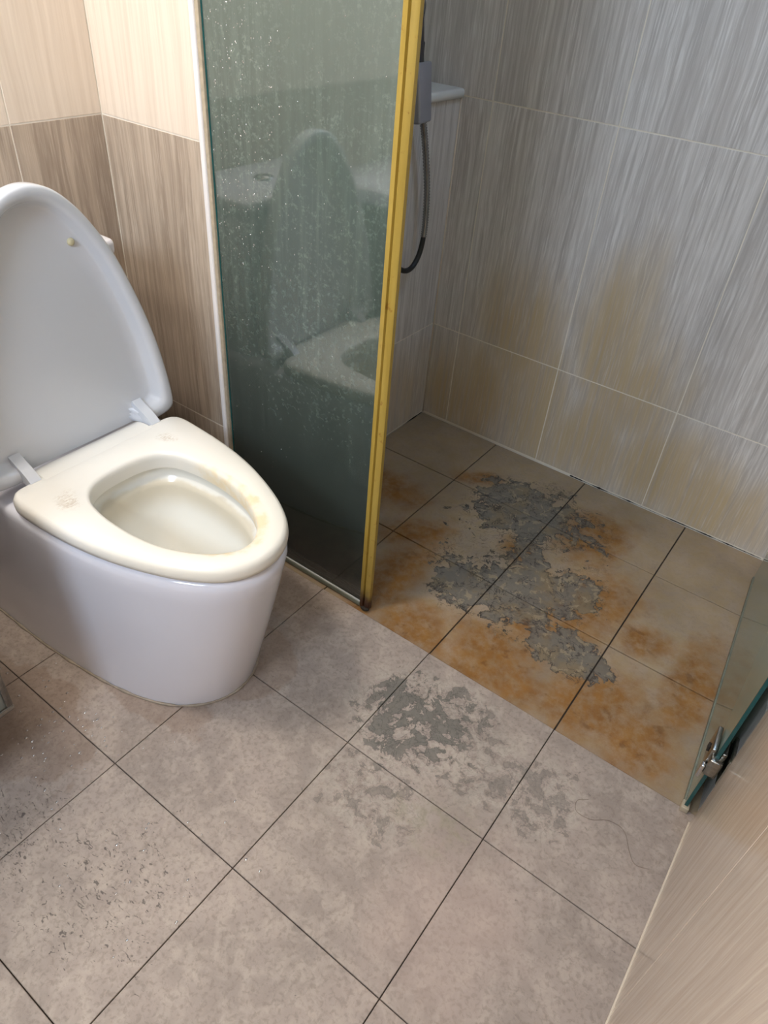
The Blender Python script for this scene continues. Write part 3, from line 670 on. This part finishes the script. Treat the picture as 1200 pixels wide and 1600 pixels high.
# ------------------------------------------------------------------ basin cabinet whose corner shows at the left edge
cab = empty('vanity_cabinet', (-0.33, -0.55, 0.2), 'wall-hung basin cabinet with framed grey door, only its corner at the left edge', 'cabinet')
M['cab'] = plain('dark_grey_laminate', srgb(86, 84, 82), 0.4)
M['cab_panel'] = plain('grey_green_door_panel', srgb(118, 122, 116), 0.12, var=0.06)
VY = -0.081
under(box('carcass', (-0.610, -1.00, 0.155), (-0.134, VY, 0.640), M['cab']), cab)
for k in range(2):
    y1 = VY - k * 0.452; y0 = y1 - 0.450
    dp = under(box('door_panel', (-0.132, y0 + 0.010, 0.161), (-0.120, y1 - 0.010, 0.629), M['cab_panel']), cab)
    for nm, lo, hi in [('frame_rail', (-0.134, y0, 0.150), (-0.1155, y1, 0.162)), ('frame_rail', (-0.134, y0, 0.628), (-0.1155, y1, 0.640)),
                       ('frame_stile', (-0.134, y1 - 0.011, 0.162), (-0.1155, y1, 0.628)), ('frame_stile', (-0.134, y0, 0.162), (-0.1155, y0 + 0.011, 0.628))]:
        under(box(nm, lo, hi, M['hinge'], None, 0.001, 1), cab)
basin = empty('wash_basin', (-0.33, -0.55, 0.64), 'white ceramic basin top on the wall-hung cabinet', 'basin')
def basin_mesh():
    lo, hi = Vector((-0.611, -1.02, 0)), Vector((-0.095, -0.070, 0))
    c = Vector((-0.32, -0.55, 0)); NB = 48
    def sq(hx, hy, p=10):
        out = []
        for i in range(NB):
            a = 2 * math.pi * i / NB; ca, sa = math.cos(a), math.sin(a)
            r = (abs(ca / hx) ** p + abs(sa / hy) ** p) ** (-1 / p); out.append(Vector((r * ca, r * sa, 0)))
        return out
    def lay(l, z, cc=c): return [Vector((p.x + cc.x, p.y + cc.y, z)) for p in l]
    oc = Vector(((lo.x + hi.x) / 2, (lo.y + hi.y) / 2, 0)); ox, oy = (hi.x - lo.x) / 2, (hi.y - lo.y) / 2
    r = [lay(sq(ox, oy, 40), 0.641, oc), lay(sq(ox, oy, 40), 0.672, oc), lay(sq(ox - 0.004, oy - 0.004, 40), 0.676, oc), lay(sq(0.20, 0.29, 4), 0.676), lay(sq(0.19, 0.28, 4), 0.670), lay(sq(0.17, 0.25, 3), 0.655), lay(sq(0.12, 0.18, 2.5), 0.650)]
    return r
bo_ = rings_mesh('basin_top', basin_mesh(), M['ceramic'], basin, cap1=True)
bt = tube('tap', catmull([(-0.555, -0.55, 0.676), (-0.555, -0.55, 0.78), (-0.53, -0.55, 0.81), (-0.46, -0.55, 0.80), (-0.44, -0.55, 0.78)], 6), 0.012, M['chrome'], None, 14)
tag(bt, 'chrome swan-neck tap standing on the white basin', 'tap')

# ------------------------------------------------------------------ ceiling lamps (out of view) and small details
ml = empty('mirror_lamp', (-0.58, -0.50, 1.80), 'slim wall lamp bar above the basin', 'lamp')
under(box('lamp_bar', (-0.575, -0.77, 1.785), (-0.535, -0.23, 1.815), M['chrome'], None, 0.004, 2), ml)
under(box('wall_mount', (-0.612, -0.54, 1.780), (-0.575, -0.46, 1.820), M['chrome'], None, 0.003, 2), ml)
M['lamp_white'] = plain('white_lamp_ring', srgb(235, 235, 232), 0.4)
for (x, y, r, lb) in [(-0.34, -0.18, 0.15, 'round warm ceiling lamp above the toilet side'), (0.70, 1.16, 0.10, 'unseen cool lamp added above the shower as fill light')]:
    lamp = empty('ceiling_lamp', (x, y, CEIL), lb, 'lamp')
    loop = [(x + r * math.cos(a * math.pi / 24), y + r * math.sin(a * math.pi / 24), CEIL - 0.02) for a in range(48)]
    under(tube('lamp_ring', loop, 0.018, M['lamp_white'], None, 8, closed=True), lamp)
    under(tube('lamp_body', [(x, y, CEIL - 0.03), (x, y, CEIL - 0.001)], r, M['lamp_white'], None, 32), lamp)
M['hair'] = plain('dark_hair', srgb(128, 108, 92), 0.5)
hair = tube('hair_strand', catmull([(0.716, 0.485, 0.0006), (0.700, 0.470, 0.0006), (0.708, 0.450, 0.0006), (0.735, 0.452, 0.0006), (0.760, 0.470, 0.0006), (0.790, 0.470, 0.0006), (0.812, 0.440, 0.0006), (0.828, 0.425, 0.0006), (0.850, 0.432, 0.0006)], 8), 0.0003, M['hair'], None, 5)
tag(hair, 'thin curled hair lying on the floor tile by the glass door', 'hair')

vs = []; fs = []
for i in range(130):
    a = random.random()
    x, y = (random.gauss(-0.17, 0.09), random.gauss(-0.01, 0.05)) if a < 0.7 else (random.uniform(-0.1, 0.35), random.uniform(-0.2, 0.1))
    if y > 0.075 and x < 0.0: continue
    if min(abs(x + 0.3), abs(x), abs(x - 0.3), abs(y), abs(y - 0.3)) < 0.004: continue
    dome((x, y, 0.0002), random.uniform(0.0008, 0.0026), Z, X, Y, 0.45)
fdp = mesh_obj('water_drops', vs, fs, M['drop'], None, True); fdp['kind'] = 'stuff'
tag(fdp, 'scattered water drops glinting on the floor tiles beside the toilet', 'water drops')
